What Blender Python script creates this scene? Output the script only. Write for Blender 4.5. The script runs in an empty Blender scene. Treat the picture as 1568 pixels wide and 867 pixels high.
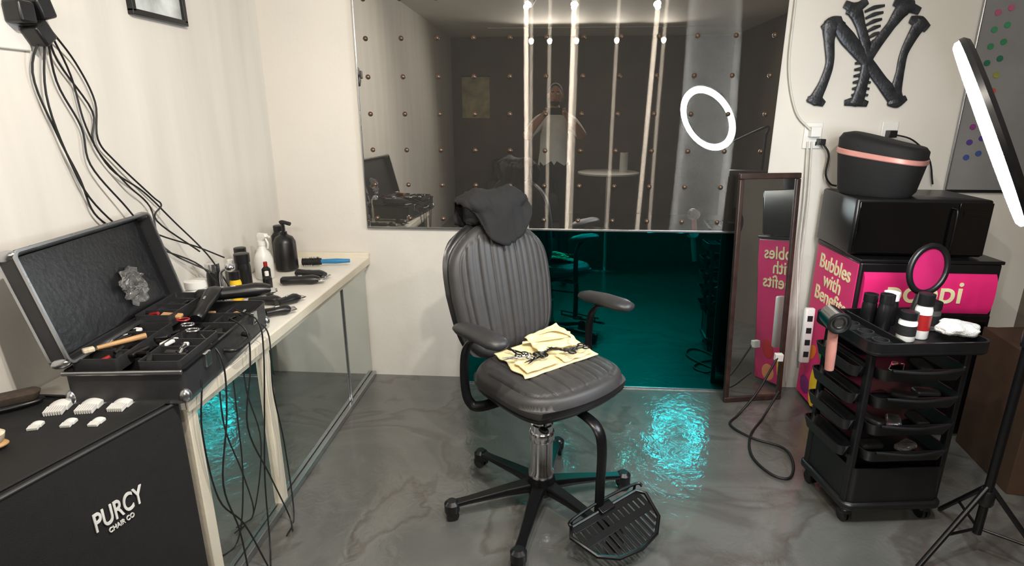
import bpy, math, random
from math import radians, sin, cos, pi
from mathutils import Vector, Matrix, noise
random.seed(4)
scene=bpy.context.scene
col=scene.collection
scene.view_settings.view_transform='Standard'
scene.view_settings.look='None'
scene.view_settings.exposure=0.0

# ------------------------------------------------ materials
def lin(c):
    return tuple(((x/255)/12.92 if x/255<=0.04045 else ((x/255+0.055)/1.055)**2.4) for x in c)
MATS={}
def mat(name,c,rough=.5,metal=0.0,var=.12,scale=14,bump=0.0,bscale=None,coat=0.0,emit=0,emitc=None,trans=0,rvar=.1,stretch=None):
    if name in MATS: return MATS[name]
    m=bpy.data.materials.new(name); m.use_nodes=True
    nt=m.node_tree; b=nt.nodes['Principled BSDF']
    L=lin(c)
    tc=nt.nodes.new('ShaderNodeTexCoord'); nz=nt.nodes.new('ShaderNodeTexNoise')
    nz.inputs['Scale'].default_value=scale; nz.inputs['Detail'].default_value=4
    if stretch:
        mp=nt.nodes.new('ShaderNodeMapping'); mp.inputs['Scale'].default_value=stretch
        nt.links.new(tc.outputs['Object'],mp.inputs['Vector']); nt.links.new(mp.outputs['Vector'],nz.inputs['Vector'])
    else: nt.links.new(tc.outputs['Object'],nz.inputs['Vector'])
    rp=nt.nodes.new('ShaderNodeValToRGB')
    rp.color_ramp.elements[0].position=.3; rp.color_ramp.elements[1].position=.7
    rp.color_ramp.elements[0].color=(*[x*(1-var) for x in L],1)
    rp.color_ramp.elements[1].color=(*[min(1,x*(1+var)) for x in L],1)
    nt.links.new(nz.outputs['Fac'],rp.inputs['Fac'])
    nt.links.new(rp.outputs['Color'],b.inputs['Base Color'])
    mr=nt.nodes.new('ShaderNodeMapRange')
    mr.inputs['To Min'].default_value=max(0,rough*(1-rvar)); mr.inputs['To Max'].default_value=min(1,rough*(1+rvar))
    nt.links.new(nz.outputs['Fac'],mr.inputs['Value']); nt.links.new(mr.outputs['Result'],b.inputs['Roughness'])
    b.inputs['Metallic'].default_value=metal
    b.inputs['Coat Weight'].default_value=coat
    b.inputs['Transmission Weight'].default_value=trans
    if bump:
        n2=nt.nodes.new('ShaderNodeTexNoise'); n2.inputs['Scale'].default_value=bscale or scale*6; n2.inputs['Detail'].default_value=5
        nt.links.new(tc.outputs['Object'],n2.inputs['Vector'])
        bp=nt.nodes.new('ShaderNodeBump'); bp.inputs['Strength'].default_value=bump; bp.inputs['Distance'].default_value=.01
        nt.links.new(n2.outputs['Fac'],bp.inputs['Height']); nt.links.new(bp.outputs['Normal'],b.inputs['Normal'])
    if emit:
        b.inputs['Emission Color'].default_value=(*(emitc or L),1); b.inputs['Emission Strength'].default_value=emit
    MATS[name]=m; return m

blk_leather=mat('black_leather',(44,44,46),.45,0,.12,30,.06,220)
seat_leather=mat('charcoal_leather',(54,53,54),.5,0,.10,26,.05,240)
blk_plastic=mat('black_plastic',(19,19,21),.35,0,.15,20)
blk_matte=mat('black_matte',(17,17,18),.75,0,.2,20,.2,200)
blk_fabric=mat('black_fabric',(22,22,24),.85,0,.2,40,.3,400)
blk_metal=mat('black_painted_metal',(18,18,20),.3,.3,.1,20)
chrome=mat('chrome',(225,227,230),.17,1,.04)
alu=mat('aluminium_trim',(190,192,195),.28,1,.06)
white_pl=mat('white_plastic',(225,224,220),.35,0,.04)
cream=mat('cream_painted_wood',(216,208,190),.45,0,.06,6,.1,60)
counter_m=mat('counter_laminate',(226,222,213),.35,0,.07,7)
pink=mat('pink_print',(226,40,118),.4,0,.06,6)
rose=mat('rose_gold_plastic',(214,150,140),.35,.2,.06)
dkwood=mat('dark_wood_frame',(52,36,32),.4,0,.3,18,.1,90)
cardboard=mat('brown_cardboard',(62,42,26),.8,0,.15,10,.1,80)
yellow=mat('cream_pouch_leather',(234,218,172),.6,0,.08,25,.2,120)
redm=mat('red_plastic',(150,30,30),.4); bluem=mat('blue_plastic',(40,120,170),.4); yelm=mat('yellow_plastic',(235,190,20),.4)
woodl=mat('light_wood',(186,144,96),.5,0,.2,20); bristle=mat('brush_bristle',(205,190,165),.9,0,.3,80)
darkbr=mat('dark_bristle',(60,50,42),.9,0,.3,80)
clearm=mat('clear_plastic',(225,225,225),.12,0,.1,20,trans=.92)
skin=mat('skin',(170,120,95),.5,0,.06,12); hairm=mat('dark_hair',(28,22,18),.7,0,.3,60)
shirt=mat('white_tshirt',(228,228,223),.8,0,.06,12,.3,60); pants=mat('dark_trousers',(35,36,42),.85,0,.1,20)
cable_m=mat('black_cable_rubber',(14,14,15),.5)
wcable=mat('white_cable_rubber',(200,198,190),.5)
gunm=mat('gunmetal',(66,68,72),.35,.6,.35,25,.2,90)
towelm=mat('white_towel',(215,212,208),.9,0,.08,20,.6,200)
glass_dark=mat('dark_glass',(8,8,9),.08,0,.05,5,coat=.5)

def wallmat(name,c,var=.05,rough=.75,bump=.08,stretch=None):
    m=mat(name,c,rough,0,var,1.6,bump,45,stretch=stretch); return m
wall_w=wallmat('painted_wall_warm_white',(214,210,202),.05)
wall_l=wallmat('painted_wall_left_white',(215,211,204),.07,stretch=(2,5,.5))
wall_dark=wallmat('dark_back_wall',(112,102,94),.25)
wall_r=wallmat('brown_right_wall',(105,95,85),.2)  # right wall surface is itself a dark greyish brown
ceil_m=wallmat('ceiling_paint',(225,222,214),.06)

def floor_mat():
    m=bpy.data.materials.new('swirled_epoxy_floor'); m.use_nodes=True; nt=m.node_tree; b=nt.nodes['Principled BSDF']
    tc=nt.nodes.new('ShaderNodeTexCoord')
    n1=nt.nodes.new('ShaderNodeTexNoise'); n1.inputs['Scale'].default_value=1.2; n1.inputs['Detail'].default_value=6; n1.inputs['Distortion'].default_value=1.8; n1.inputs['Roughness'].default_value=.5
    nt.links.new(tc.outputs['Object'],n1.inputs['Vector'])
    r=nt.nodes.new('ShaderNodeValToRGB'); e=r.color_ramp.elements
    e[0].position=.26; e[0].color=(*lin((80,80,78)),1); e[1].position=.78; e[1].color=(*lin((108,107,103)),1)
    for p,c in ((.42,(88,89,86)),(.5,(97,97,94)),(.535,(79,76,72)),(.58,(94,94,91))):
        x=e.new(p); x.color=(*lin(c),1)
    nt.links.new(n1.outputs['Fac'],r.inputs['Fac']); nt.links.new(r.outputs['Color'],b.inputs['Base Color'])
    n2=nt.nodes.new('ShaderNodeTexNoise'); n2.inputs['Scale'].default_value=16; n2.inputs['Detail'].default_value=3; n2.inputs['Distortion'].default_value=1.5
    nt.links.new(tc.outputs['Object'],n2.inputs['Vector'])
    bp=nt.nodes.new('ShaderNodeBump'); bp.inputs['Strength'].default_value=.25; bp.inputs['Distance'].default_value=.008
    nt.links.new(n2.outputs['Fac'],bp.inputs['Height']); nt.links.new(bp.outputs['Normal'],b.inputs['Normal'])
    b.inputs['Roughness'].default_value=.36; b.inputs['Specular IOR Level'].default_value=.5
    b.inputs['Coat Weight'].default_value=.8; b.inputs['Coat Roughness'].default_value=.06
    nt.links.new(bp.outputs['Normal'],b.inputs['Coat Normal'])
    return m
floor_m=floor_mat()

def mirror_mat(name,c,streak=.0,rough=.0,dif=.06):
    m=bpy.data.materials.new(name); m.use_nodes=True; nt=m.node_tree
    out=nt.nodes['Material Output']; nt.nodes.remove(nt.nodes['Principled BSDF'])
    g=nt.nodes.new('ShaderNodeBsdfAnisotropic'); g.inputs['Roughness'].default_value=rough
    tc=nt.nodes.new('ShaderNodeTexCoord'); nz=nt.nodes.new('ShaderNodeTexNoise'); nz.inputs['Scale'].default_value=2.5; nz.inputs['Detail'].default_value=6
    nt.links.new(tc.outputs['Object'],nz.inputs['Vector'])
    rp=nt.nodes.new('ShaderNodeValToRGB'); L=lin(c)
    rp.color_ramp.elements[0].color=(*[x*.9 for x in L],1); rp.color_ramp.elements[1].color=(*[min(1,x*1.08) for x in L],1)
    nt.links.new(nz.outputs['Fac'],rp.inputs['Fac']); nt.links.new(rp.outputs['Color'],g.inputs['Color'])
    last=g
    if streak:
        g2=nt.nodes.new('ShaderNodeBsdfAnisotropic'); g2.inputs['Roughness'].default_value=.12; g2.inputs['Anisotropy'].default_value=.965
        g2.inputs['Color'].default_value=(1,.93,.82,1)
        t=nt.nodes.new('ShaderNodeTangent'); t.direction_type='RADIAL'; t.axis='Z'; nt.links.new(t.outputs[0],g2.inputs['Tangent'])
        mx=nt.nodes.new('ShaderNodeMixShader'); mx.inputs[0].default_value=streak
        nt.links.new(g.outputs[0],mx.inputs[1]); nt.links.new(g2.outputs[0],mx.inputs[2]); last=mx
    d=nt.nodes.new('ShaderNodeBsdfDiffuse'); d.inputs['Color'].default_value=(*[x*.35 for x in L],1)
    m2=nt.nodes.new('ShaderNodeMixShader'); m2.inputs[0].default_value=dif
    nt.links.new(last.outputs[0],m2.inputs[1]); nt.links.new(d.outputs[0],m2.inputs[2])
    nt.links.new(m2.outputs[0],out.inputs[0]); return m
mirror_big=mirror_mat('smeared_mirror',(186,184,180),.034,0,.10)
mirror_clean=mirror_mat('mirror_glass',(210,216,214))
mirror_teal=mirror_mat('teal_mirror_acrylic',(0,140,140),0,.015,.02)

# ------------------------------------------------ geometry helpers
def empty(name,loc=(0,0,0),rz=0,rot=None):
    o=bpy.data.objects.new(name,None); col.objects.link(o); o.location=loc; o.rotation_euler=rot or (0,0,rz); o.empty_display_size=.1; return o
def mk(name,verts,faces,m,parent=None,smooth=True,loc=(0,0,0),rot=(0,0,0),ang=40,bevel=0):
    me=bpy.data.meshes.new(name); me.from_pydata([tuple(v) for v in verts],[],faces); me.update()
    import bmesh
    bm=bmesh.new(); bm.from_mesh(me); bmesh.ops.recalc_face_normals(bm,faces=bm.faces); bm.to_mesh(me); bm.free()
    if smooth:
        me.polygons.foreach_set('use_smooth',[True]*len(me.polygons)); me.set_sharp_from_angle(angle=radians(ang))
    if m: me.materials.append(m)
    o=bpy.data.objects.new(name,me); col.objects.link(o); o.location=loc; o.rotation_euler=rot
    if parent: o.parent=parent
    if bevel:
        b=o.modifiers.new('bevel','BEVEL'); b.width=bevel; b.segments=3; b.limit_method='ANGLE'
    return o
def box(name,c,s,m,parent=None,rot=(0,0,0),bevel=.003):
    x,y,z=[a/2 for a in s]
    v=[(-x,-y,-z),(x,-y,-z),(x,y,-z),(-x,y,-z),(-x,-y,z),(x,-y,z),(x,y,z),(-x,y,z)]
    f=[(0,3,2,1),(4,5,6,7),(0,1,5,4),(1,2,6,5),(2,3,7,6),(3,0,4,7)]
    return mk(name,v,f,m,parent,True,c,rot,30,bevel)
def loft(name,rings,m,parent=None,caps=True,loc=(0,0,0),rot=(0,0,0),ang=40,bevel=0):
    n=len(rings[0]); v=[p for r in rings for p in r]; f=[]
    for i in range(len(rings)-1):
        for j in range(n):
            k=(j+1)%n; f.append((i*n+j,i*n+k,(i+1)*n+k,(i+1)*n+j))
    if caps: f.append(tuple(range(n))[::-1]); f.append(tuple(range((len(rings)-1)*n,len(rings)*n)))
    return mk(name,v,f,m,parent,True,loc,rot,ang,bevel)
def lathe(name,prof,m,parent=None,loc=(0,0,0),rot=(0,0,0),n=32,ang=40):
    rings=[[(max(r,.0004)*cos(2*pi*j/n),max(r,.0004)*sin(2*pi*j/n),z) for j in range(n)] for r,z in prof]
    return loft(name,rings,m,parent,True,loc,rot,ang)
def cat(pts,sub=6):
    if len(pts)<3: return [Vector(p) for p in pts]
    P=[Vector(p) for p in pts]; P=[2*P[0]-P[1]]+P+[2*P[-1]-P[-2]]; out=[]
    for i in range(1,len(P)-2):
        for s in range(sub):
            t=s/sub; a,b,c,d=P[i-1],P[i],P[i+1],P[i+2]
            out.append(.5*((2*b)+(c-a)*t+(2*a-5*b+4*c-d)*t*t+(3*b-a-3*c+d)*t**3))
    out.append(P[-2]); return out
def tube(name,pts,r,m,parent=None,n=10,sub=6,flat=None,loc=(0,0,0),rot=(0,0,0),closed=False):
    if closed: P=[Vector(p) for p in pts]
    else: P=cat(pts,sub)
    N=len(P)
    if isinstance(r,(list,tuple)):
        R=[]
        for i in range(N):
            t=i/(N-1)*(len(r)-1); k=min(int(t),len(r)-2); R.append(r[k]*(1-(t-k))+r[k+1]*(t-k))
    else: R=[r]*N
    T=[(P[min(i+1,N-1)]-P[max(i-1,0)]) for i in range(N)]
    T=[t.normalized() if t.length>1e-9 else Vector((0,0,1)) for t in T]
    up=Vector((0,0,1)) if abs(T[0].z)<.9 else Vector((1,0,0))
    u=T[0].cross(up).normalized(); rings=[]
    for i in range(N):
        u=(u-T[i]*u.dot(T[i])).normalized(); w=T[i].cross(u)
        fu,fw=(flat or (1,1))
        rings.append([P[i]+(u*cos(2*pi*j/n)*fu+w*sin(2*pi*j/n)*fw)*R[i] for j in range(n)])
    return loft(name,rings,m,parent,True,loc,rot)
def cyl(name,p0,p1,r,m,parent=None,r2=None,n=20):
    return tube(name,[p0,p1],[r,r if r2 is None else r2],m,parent,n)
def rrect(w,d,r,k=6):
    o=[]
    for cx,cy,a in ((w/2-r,d/2-r,0),(-w/2+r,d/2-r,90),(-w/2+r,-d/2+r,180),(w/2-r,-d/2+r,270)):
        for i in range(k+1):
            t=radians(a+90*i/k); o.append((cx+r*cos(t),cy+r*sin(t)))
    return o
def dish(name,w,d,h,r,th,m,parent=None,loc=(0,0,0),rot=(0,0,0),taper=.0):
    a=rrect(w-taper,d-taper,r); b=rrect(w,d,r); c=rrect(w-2*th,d-2*th,max(r-th,.002)); e=rrect(w-2*th-taper,d-2*th-taper,max(r-th,.002))
    R=[[(x,y,0) for x,y in a],[(x,y,h) for x,y in b],[(x,y,h) for x,y in c],[(x,y,th) for x,y in e]]
    return loft(name,R,m,parent,True,loc,rot,30)
def rbox(name,w,d,h,r,m,parent=None,loc=(0,0,0),rot=(0,0,0),top=1.0,e=.006):
    R=[]
    for z,s,ins in ((0,1,e),(e,1,0),(h-e,top,0),(h,top,e)):
        R.append([(x*s,y*s,z) for x,y in rrect(w-2*ins,d-2*ins,max(r-ins,.002))])
    return loft(name,R,m,parent,True,loc,rot,50)
def ell(name,c,s,m,parent=None,rot=(0,0,0),n=24,k=14,p=1.0):
    rings=[]
    for i in range(k+1):
        a=-pi/2+pi*i/k; rr=max(cos(a),.01); z=sin(a)
        rings.append([(s[0]*rr*(abs(cos(t))**p)*(1 if cos(t)>=0 else -1),s[1]*rr*(abs(sin(t))**p)*(1 if sin(t)>=0 else -1),s[2]*z) for t in [2*pi*j/n for j in range(n)]])
    return loft(name,rings,m,parent,True,c,rot,60)
def text(name,s,size,m,parent,loc,rot,ext=.0015,shx=1.0,shear=0,align='CENTER'):
    cu=bpy.data.curves.new(name+'_c','FONT'); cu.body=s; cu.size=size; cu.extrude=ext; cu.align_x=align; cu.align_y='CENTER'; cu.shear=shear; cu.offset=size*.012
    t=bpy.data.objects.new(name+'_t',cu); col.objects.link(t)
    dg=bpy.context.evaluated_depsgraph_get(); me=bpy.data.meshes.new_from_object(t.evaluated_get(dg))
    bpy.data.objects.remove(t); me.materials.clear(); me.materials.append(m); me.name=name
    o=bpy.data.objects.new(name,me); col.objects.link(o); o.location=loc; o.rotation_euler=rot; o.scale=(shx,1,1)
    if parent: o.parent=parent
    return o
def pad(name,w,d,h,nch,m,parent,loc=(0,0,0),rot=(0,0,0),ktop=.6,kbot=.6,nx=168,ny=60,groove=.008,bulge=.012,rim=.86,tap=0):
    v=[];f=[]
    def pos(u,vv):
        k=ktop if vv>0 else kbot
        x=u*math.sqrt(max(0,1-k*vv**4/2)); y=vv*math.sqrt(max(0,1-k*u*u/2)); x*=1-tap*max(0,-vv); return x*w/2,y*d/2
    def height(u,vv):
        q=(abs(u)**6+abs(vv)**6)**(1/6.); q=min(q,1)
        z=h/2*(1-q**7)**.4+bulge*(1-u*u)*(1-vv*vv)
        if q<rim:
            t=u/rim*nch/2; fr=abs(t-round(t)); z-=groove*math.exp(-(fr/.055)**2)
            z+=groove*.35*sin(pi*min(1,fr*2))
        z-=groove*1.1*math.exp(-((q-rim)/.018)**2)
        return z
    for side in (1,-1):
        for j in range(ny+1):
            for i in range(nx+1):
                u=-1+2*i/nx; vv=-1+2*j/ny; x,y=pos(u,vv)
                z=height(u,vv) if side>0 else -h/2*(1-min(1,max(abs(u),abs(vv)))**7)**.4
                v.append((x,y,z))
    N=(nx+1)*(ny+1)
    for j in range(ny):
        for i in range(nx):
            a=j*(nx+1)+i; f.append((a,a+1,a+nx+2,a+nx+1)); f.append((N+a,N+a+nx+1,N+a+nx+2,N+a+1))
    for i in range(nx):
        f.append((i,N+i,N+i+1,i+1)); a=ny*(nx+1)+i; f.append((a,a+1,N+a+1,N+a))
    for j in range(ny):
        a=j*(nx+1); b=a+nx+1; f.append((a,b,N+b,N+a)); a+=nx; b+=nx; f.append((a,N+a,N+b,b))
    return mk(name,v,f,m,parent,True,loc,rot,80)

# ------------------------------------------------ room
XL,XR,YB,YF,ZC=-1.56,2.55,3.17,-2.8,2.6
box('floor',((XL+XR)/2,(YB+YF)/2,-.05),(XR-XL+.2,YB-YF+.2,.1),floor_m,None,bevel=0)
box('ceiling',((XL+XR)/2,(YB+YF)/2,ZC+.05),(XR-XL+.2,YB-YF+.2,.1),ceil_m,None,bevel=0)
box('wall_left',(XL-.05,(YB+YF)/2,ZC/2),(.1,YB-YF,ZC),wall_l,None,bevel=0)
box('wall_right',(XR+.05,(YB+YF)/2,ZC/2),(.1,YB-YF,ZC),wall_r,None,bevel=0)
box('wall_back',((XL+XR)/2,YB+.05,ZC/2),(XR-XL+.2,.1,ZC),wall_w,None,bevel=0)
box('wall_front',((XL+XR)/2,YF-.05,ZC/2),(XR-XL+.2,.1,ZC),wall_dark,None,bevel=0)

# big wall mirror with studs
E=empty('wall_mirror')
v=[(-1.04,3.15,.925),(1.12,3.15,.925),(1.12,3.15,2.35),(-1.04,3.15,2.35)]
vb=[(x,3.168,z) for x,y,z in v]
mk('glass',v+vb,[(0,1,2,3),(4,7,6,5),(0,4,5,1),(1,5,6,2),(2,6,7,3),(3,7,4,0)],mirror_big,E,False)
box('bottom_trim',(.04,3.155,.921),(2.17,.02,.010),alu,E,bevel=.001)
box('left_trim',(-1.043,3.155,1.64),(.006,.02,1.43),alu,E,bevel=.001)
SV=[];SF=[]
for r in range(8):
    for c in range(12):
        cx=-.985+.187*c; cz=.975+.187*r
        if cx>1.11: continue
        base=len(SV)
        for k,(rr,dy) in enumerate(((.013,0),(.012,-.006),(.008,-.010),(.001,-.012))):
            for j in range(12): SV.append((cx+rr*cos(2*pi*j/12),3.15+dy,cz+rr*sin(2*pi*j/12)))
        for k in range(3):
            for j in range(12):
                a=base+k*12+j; b=base+k*12+(j+1)%12; SF.append((a,b,b+12,a+12))
mk('studs',SV,SF,mat('bronze_stud',(110,92,80),.35,.8,.2),E)

# acrylic sheet leans against the wall, foot a few cm out
E=empty('teal_mirror_panel',(.28,3.102,0),rot=(radians(-3.5),0,0))
box('panel',(0,0,.459),(1.52,.010,.912),mirror_teal,E,bevel=.001)
box('edge',(0,-.004,.004),(1.52,.012,.008),alu,E,bevel=.001)

# ------------------------------------------------ cabinet with mirrored doors
E=empty('mirrored_cabinet')
box('countertop',(-1.305,2.305,.725),(.50,1.73,.035),counter_m,E,bevel=.004)
box('counter_edge',(-1.058,2.305,.722),(.012,1.73,.04),cream,E,bevel=.003)
box('wall_ledge',(-1.30,3.155,.755),(.50,.025,.03),cream,E,bevel=.004)
box('body',(-1.325,2.31,.355),(.46,1.70,.70),cream,E,bevel=.002)
for i,(a,b) in enumerate(((1.50,1.90),(1.96,2.765),(2.78,3.15))):
    box('mirror_door_%d'%(i+1),(-1.088,(a+b)/2,.355),(.012,b-a,.64),mirror_clean,E,bevel=.002)
box('post_near',(-1.082,1.475,.355),(.03,.045,.70),cream,E)
box('post_mid',(-1.080,1.93,.355),(.028,.05,.68),cream,E)
box('post_mid_strip',(-1.080,2.7725,.36),(.012,.008,.66),alu,E,bevel=.001)
box('top_rail',(-1.082,2.305,.688),(.022,1.69,.03),cream,E)
box('bottom_rail',(-1.075,2.305,.016),(.035,1.70,.03),alu,E)

# ------------------------------------------------ storage trunk (black fabric)
E=empty('fabric_storage_trunk')
H=.745
fp=[(-1.068,1.432),(-1.275,.62),(-1.55,.62),(-1.55,1.432)]
def inset(pts,d):
    cx=sum(p[0] for p in pts)/4; cy=sum(p[1] for p in pts)/4
    return [(x-(d if x>cx else -d),y-(d if y>cy else -d)) for x,y in pts]
mk('body',[(x,y,0) for x,y in fp]+[(x,y,H) for x,y in fp],[(0,1,2,3),(4,7,6,5),(0,4,5,1),(1,5,6,2),(2,6,7,3),(3,7,4,0)],blk_fabric,E,bevel=.012)
tp=inset(fp,.02)
tube('top_piping',[(x,y,H) for x,y in fp]+[(fp[0][0],fp[0][1],H)],.005,blk_leather,E,closed=True)
mk('top_panel',[(x,y,H+.001) for x,y in tp]+[(x,y,H+.008) for x,y in tp],[(0,1,2,3),(4,7,6,5),(0,4,5,1),(1,5,6,2),(2,6,7,3),(3,7,4,0)],blk_matte,E,bevel=.004)
ta=math.atan2(1.432-.62,-1.068+1.275)
def onface(y,z,off=.004):
    t=(y-.62)/(1.432-.62); x=-1.275+t*.207; return (x+off*sin(ta),y-off*cos(ta),z)
wt=mat('white_print',(225,225,222),.6)
text('logo_text','PURCY',.075,wt,E,onface(1.205,.548),(radians(90),0,ta),shx=.58)
text('logo_subtext','CHAIR CO',.020,wt,E,onface(1.205,.506),(radians(90),0,ta),shx=.75)

# ------------------------------------------------ barber case
E=empty('aluminium_barber_case',(-1.225,1.70,.752),radians(6))
dish('base_shell',.33,.62,.10,.02,.008,blk_leather,E)
for z in (.0,.094):
    a=rrect(.336,.626,.022); b=rrect(.322,.612,.016)
    loft('base_trim',[[(x,y,z) for x,y in a],[(x,y,z+.008) for x,y in a],[(x,y,z+.008) for x,y in b],[(x,y,z) for x,y in b],[(x,y,z) for x,y in a]],alu if z<.05 else blk_metal,E,False,ang=30)
box('near_edge_trim',(0,-.313,.097),(.33,.01,.012),alu,E)
for y in (-.2,-.1,0,.1,.2): box('divider',(0,y,.05),(.31,.006,.085),blk_leather,E,bevel=.001)
for x in (-.08,.05): box('divider',(x,0,.045),(.006,.60,.08),blk_leather,E,bevel=.001)
for nm,w_,l_,x_,y_,z_ in (('raised_tray',.13,.30,-.095,-.13,.085),('raised_tray_2',.12,.26,-.10,.16,.105),('raised_tray_3',.12,.24,.09,-.17,.080)):
    dish(nm,w_,l_,.04,.01,.004,blk_leather,E,(x_,y_,z_))
    for q in (-.25,0,.25): box('tray_wall',(x_,y_+q*l_,z_+.02),(w_-.008,.004,.034),blk_leather,E,bevel=0)
LT=empty('lid',(-.175,0,.285)); LT.parent=E; LT.rotation_euler=(0,radians(76),0)
dish('lid_shell',.33,.62,.055,.02,.008,blk_leather,LT,(0,0,-.055))
for z in (-.055,-.006):
    loft('lid_trim',[[(x,y,z) for x,y in a],[(x,y,z+.008) for x,y in a],[(x,y,z+.008) for x,y in b],[(x,y,z) for x,y in b],[(x,y,z) for x,y in a]],alu,LT,False,ang=30)
box('lid_lining',(0,0,-.043),(.30,.59,.006),mat('lid_lining_vinyl',(20,21,24),.3,0,.2,12,.1,60),LT)
for sx in (-1,1):
    for sy in (-1,1):
        ell('lid_corner',(sx*.158,sy*.303,-.03),(.016,.016,.03),alu,LT); ell('base_corner',(sx*.158,sy*.303,.02),(.016,.016,.022),alu,E)
for y in (-.18,.18): box('latch',(.17,y,.08),(.012,.035,.045),chrome,E)
tube('handle',[(.17,-.07,.06),(.20,-.06,.055),(.205,0,.052),(.20,.06,.055),(.17,.07,.06)],.008,blk_plastic,E)
B=ell('plastic_bag',(.05,.10,-.022),(.065,.055,.016),clearm,LT,(0,0,0),60,40)
for vv in B.data.vertices:
    p=vv.co.copy(); vv.co*=1+.35*noise.noise(p*40); vv.co.z+=.018*noise.noise(p*70+Vector((3,1,2)))
for k in range(5): box('bag_content',(.03+.01*k,.08+.012*k,-.03),(.02,.012,.008),(white_pl,chrome,blk_plastic)[k%3],LT,(.3*k,.2,.5*k),.002)
cols=[blk_plastic,blk_metal,blk_plastic,blk_metal,woodl,blk_plastic,chrome,blk_matte,blk_plastic,redm,blk_plastic,white_pl]
for i in range(40):
    x=random.uniform(-.14,.13); y=random.uniform(-.27,.27); m=cols[i%12]; a=random.uniform(-.5,.5)+(0 if i%2 else 1.4); L=random.uniform(.04,.09)
    zz=.105 if (x<-.03 or y<-.06) else .07
    if x<-.03 and y>.04: zz=.125
    if i%3==0: cyl('tool_tube',(x,y,zz+.01),(x+L*cos(a)*.5,y+L*sin(a)*.7,zz+.018),.006,m,E)
    else: box('tool_block',(x,y,zz+.006),(L*.3,L*.8,.012),m,E,(random.uniform(-.15,.15),random.uniform(-.15,.15),a),.004)
cyl('brush_handle',(-.12,-.22,.135),(-.03,-.13,.137),.006,woodl,E,.009)
box('brush_head',(-.135,-.235,.135),(.03,.02,.014),bristle,E,(0,0,.78),.004)
for i in range(3):
    tube('scissor_loop',[(.0+.02*cos(t)+.04*i,.03-.05*i+.014*sin(t),.13) for t in [2*pi*k/12 for k in range(13)]],.003,chrome if i else redm,E,6,closed=True)

def clipper(name,loc,rz,m=blk_plastic,L=.16,rx=0,sc=1.0):
    E=empty(name,loc,rot=(rx,0,rz))
    R=[]
    for t,w,h in ((0,.016,.012),(.05,.022,.018),(.3,.020,.017),(.55,.021,.018),(.8,.025,.021),(.92,.022,.017),(1,.020,.010)):
        R.append([(sc*w*cos(a),t*L-L/2,.02*sc+sc*h*sin(a)) for a in [2*pi*k/16 for k in range(16)]])
    loft('body',R,m,E)
    box('blade',(0,L/2+.006,.018),(.042*sc,.02,.006),chrome,E,bevel=.001)
    for k in range(9): box('tooth',(-.018+.0045*k,L/2+.018,.018),(.002,.01,.004),chrome,E,bevel=0)
    box('switch',(0,0,.038*sc),(.008,.02,.006),alu,E,bevel=.002)
    return E
clipper('hair_clipper',(-1.20,2.00,.866),radians(-62),L=.26,sc=1.35)
clipper('hair_clipper',(-1.235,1.88,.868),radians(10),L=.20,sc=1.2,rx=radians(14))
clipper('hair_clipper',(-1.215,2.60,.745),radians(-75),L=.18,sc=1.1)
clipper('hair_clipper',(-1.21,2.71,.745),radians(-100),L=.16,sc=1.1)
clipper('hair_trimmer',(-1.14,2.30,.745),radians(-30),L=.11)
clipper('hair_trimmer',(-1.12,2.16,.745),radians(-50),L=.10)
clipper('hair_trimmer',(-1.24,2.29,.745),radians(-80),L=.13)
clipper('hair_clipper',(-1.42,1.02,.757),radians(-60),L=.17)
def bottle(name,loc,r,h,m,capm,neck=.4,cap=.18,label=None):
    E=empty(name,loc)
    lathe('body',[(r*.9,0),(r,.004),(r,h*(1-cap)*.86),(r*neck,h*(1-cap)),(r*neck,h*(1-cap)+.004)],m,E)
    lathe('cap',[(r*neck*1.15,h*(1-cap)),(r*neck*1.15,h*.99),(r*neck,h)],capm,E)
    if label: lathe('label',[(r*1.012,h*.2),(r*1.012,h*.55)],label,E)
    return E
bottle('label_jar',(-1.44,2.14,.745),.045,.15,white_pl,white_pl,.8,.2,bluem)
bottle('aerosol_can',(-1.38,2.40,.745),.032,.20,blk_plastic,blk_plastic,.9,.2)
bottle('aerosol_can',(-1.46,2.30,.745),.028,.18,blk_plastic,chrome,.9,.2)
bottle('aerosol_can',(-1.36,2.29,.745),.024,.15,yelm,blk_plastic,.8,.25)
bottle('aerosol_can',(-1.47,2.55,.745),.030,.19,blk_plastic,blk_plastic,.8,.2)
bottle('oil_bottle',(-1.29,2.43,.745),.020,.11,blk_plastic,white_pl)
bottle('oil_bottle',(-1.46,2.44,.745),.030,.16,clearm,white_pl)
bottle('oil_bottle',(-1.36,2.56,.745),.020,.12,blk_plastic,redm)
def spray(name,loc,m,hm,rz,r=.04,h=.13):
    E=empty(name,loc,rz)
    lathe('body',[(r*.92,0),(r,.006),(r,h*.6),(r*.75,h*.8),(r*.36,h),(r*.36,h+.012)],m,E)
    lathe('collar',[(r*.42,h+.008),(r*.42,h+.03)],hm,E)
    loft('head',[[(x*.8,y-.0,h+.03) for x,y in rrect(.026,.03,.008)],[(x,y-.012,h+.055) for x,y in rrect(.026,.065,.008)],[(x*.8,y-.012,h+.068) for x,y in rrect(.026,.055,.008)]],hm,E)
    tube('trigger',[(0,-.03,h+.045),(0,-.042,h+.02),(0,-.038,h-.005)],.005,hm,E)
    cyl('nozzle',(0,-.04,h+.055),(0,-.056,h+.055),.006,hm,E)
spray('spray_bottle',(-1.44,2.70,.745),white_pl,white_pl,radians(70),.045,.16)
E=empty('pump_bottle',(-1.40,2.86,.745))
lathe('body',[(.05,0),(.058,.008),(.056,.15),(.044,.175),(.018,.19),(.018,.205)],blk_plastic,E)
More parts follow.
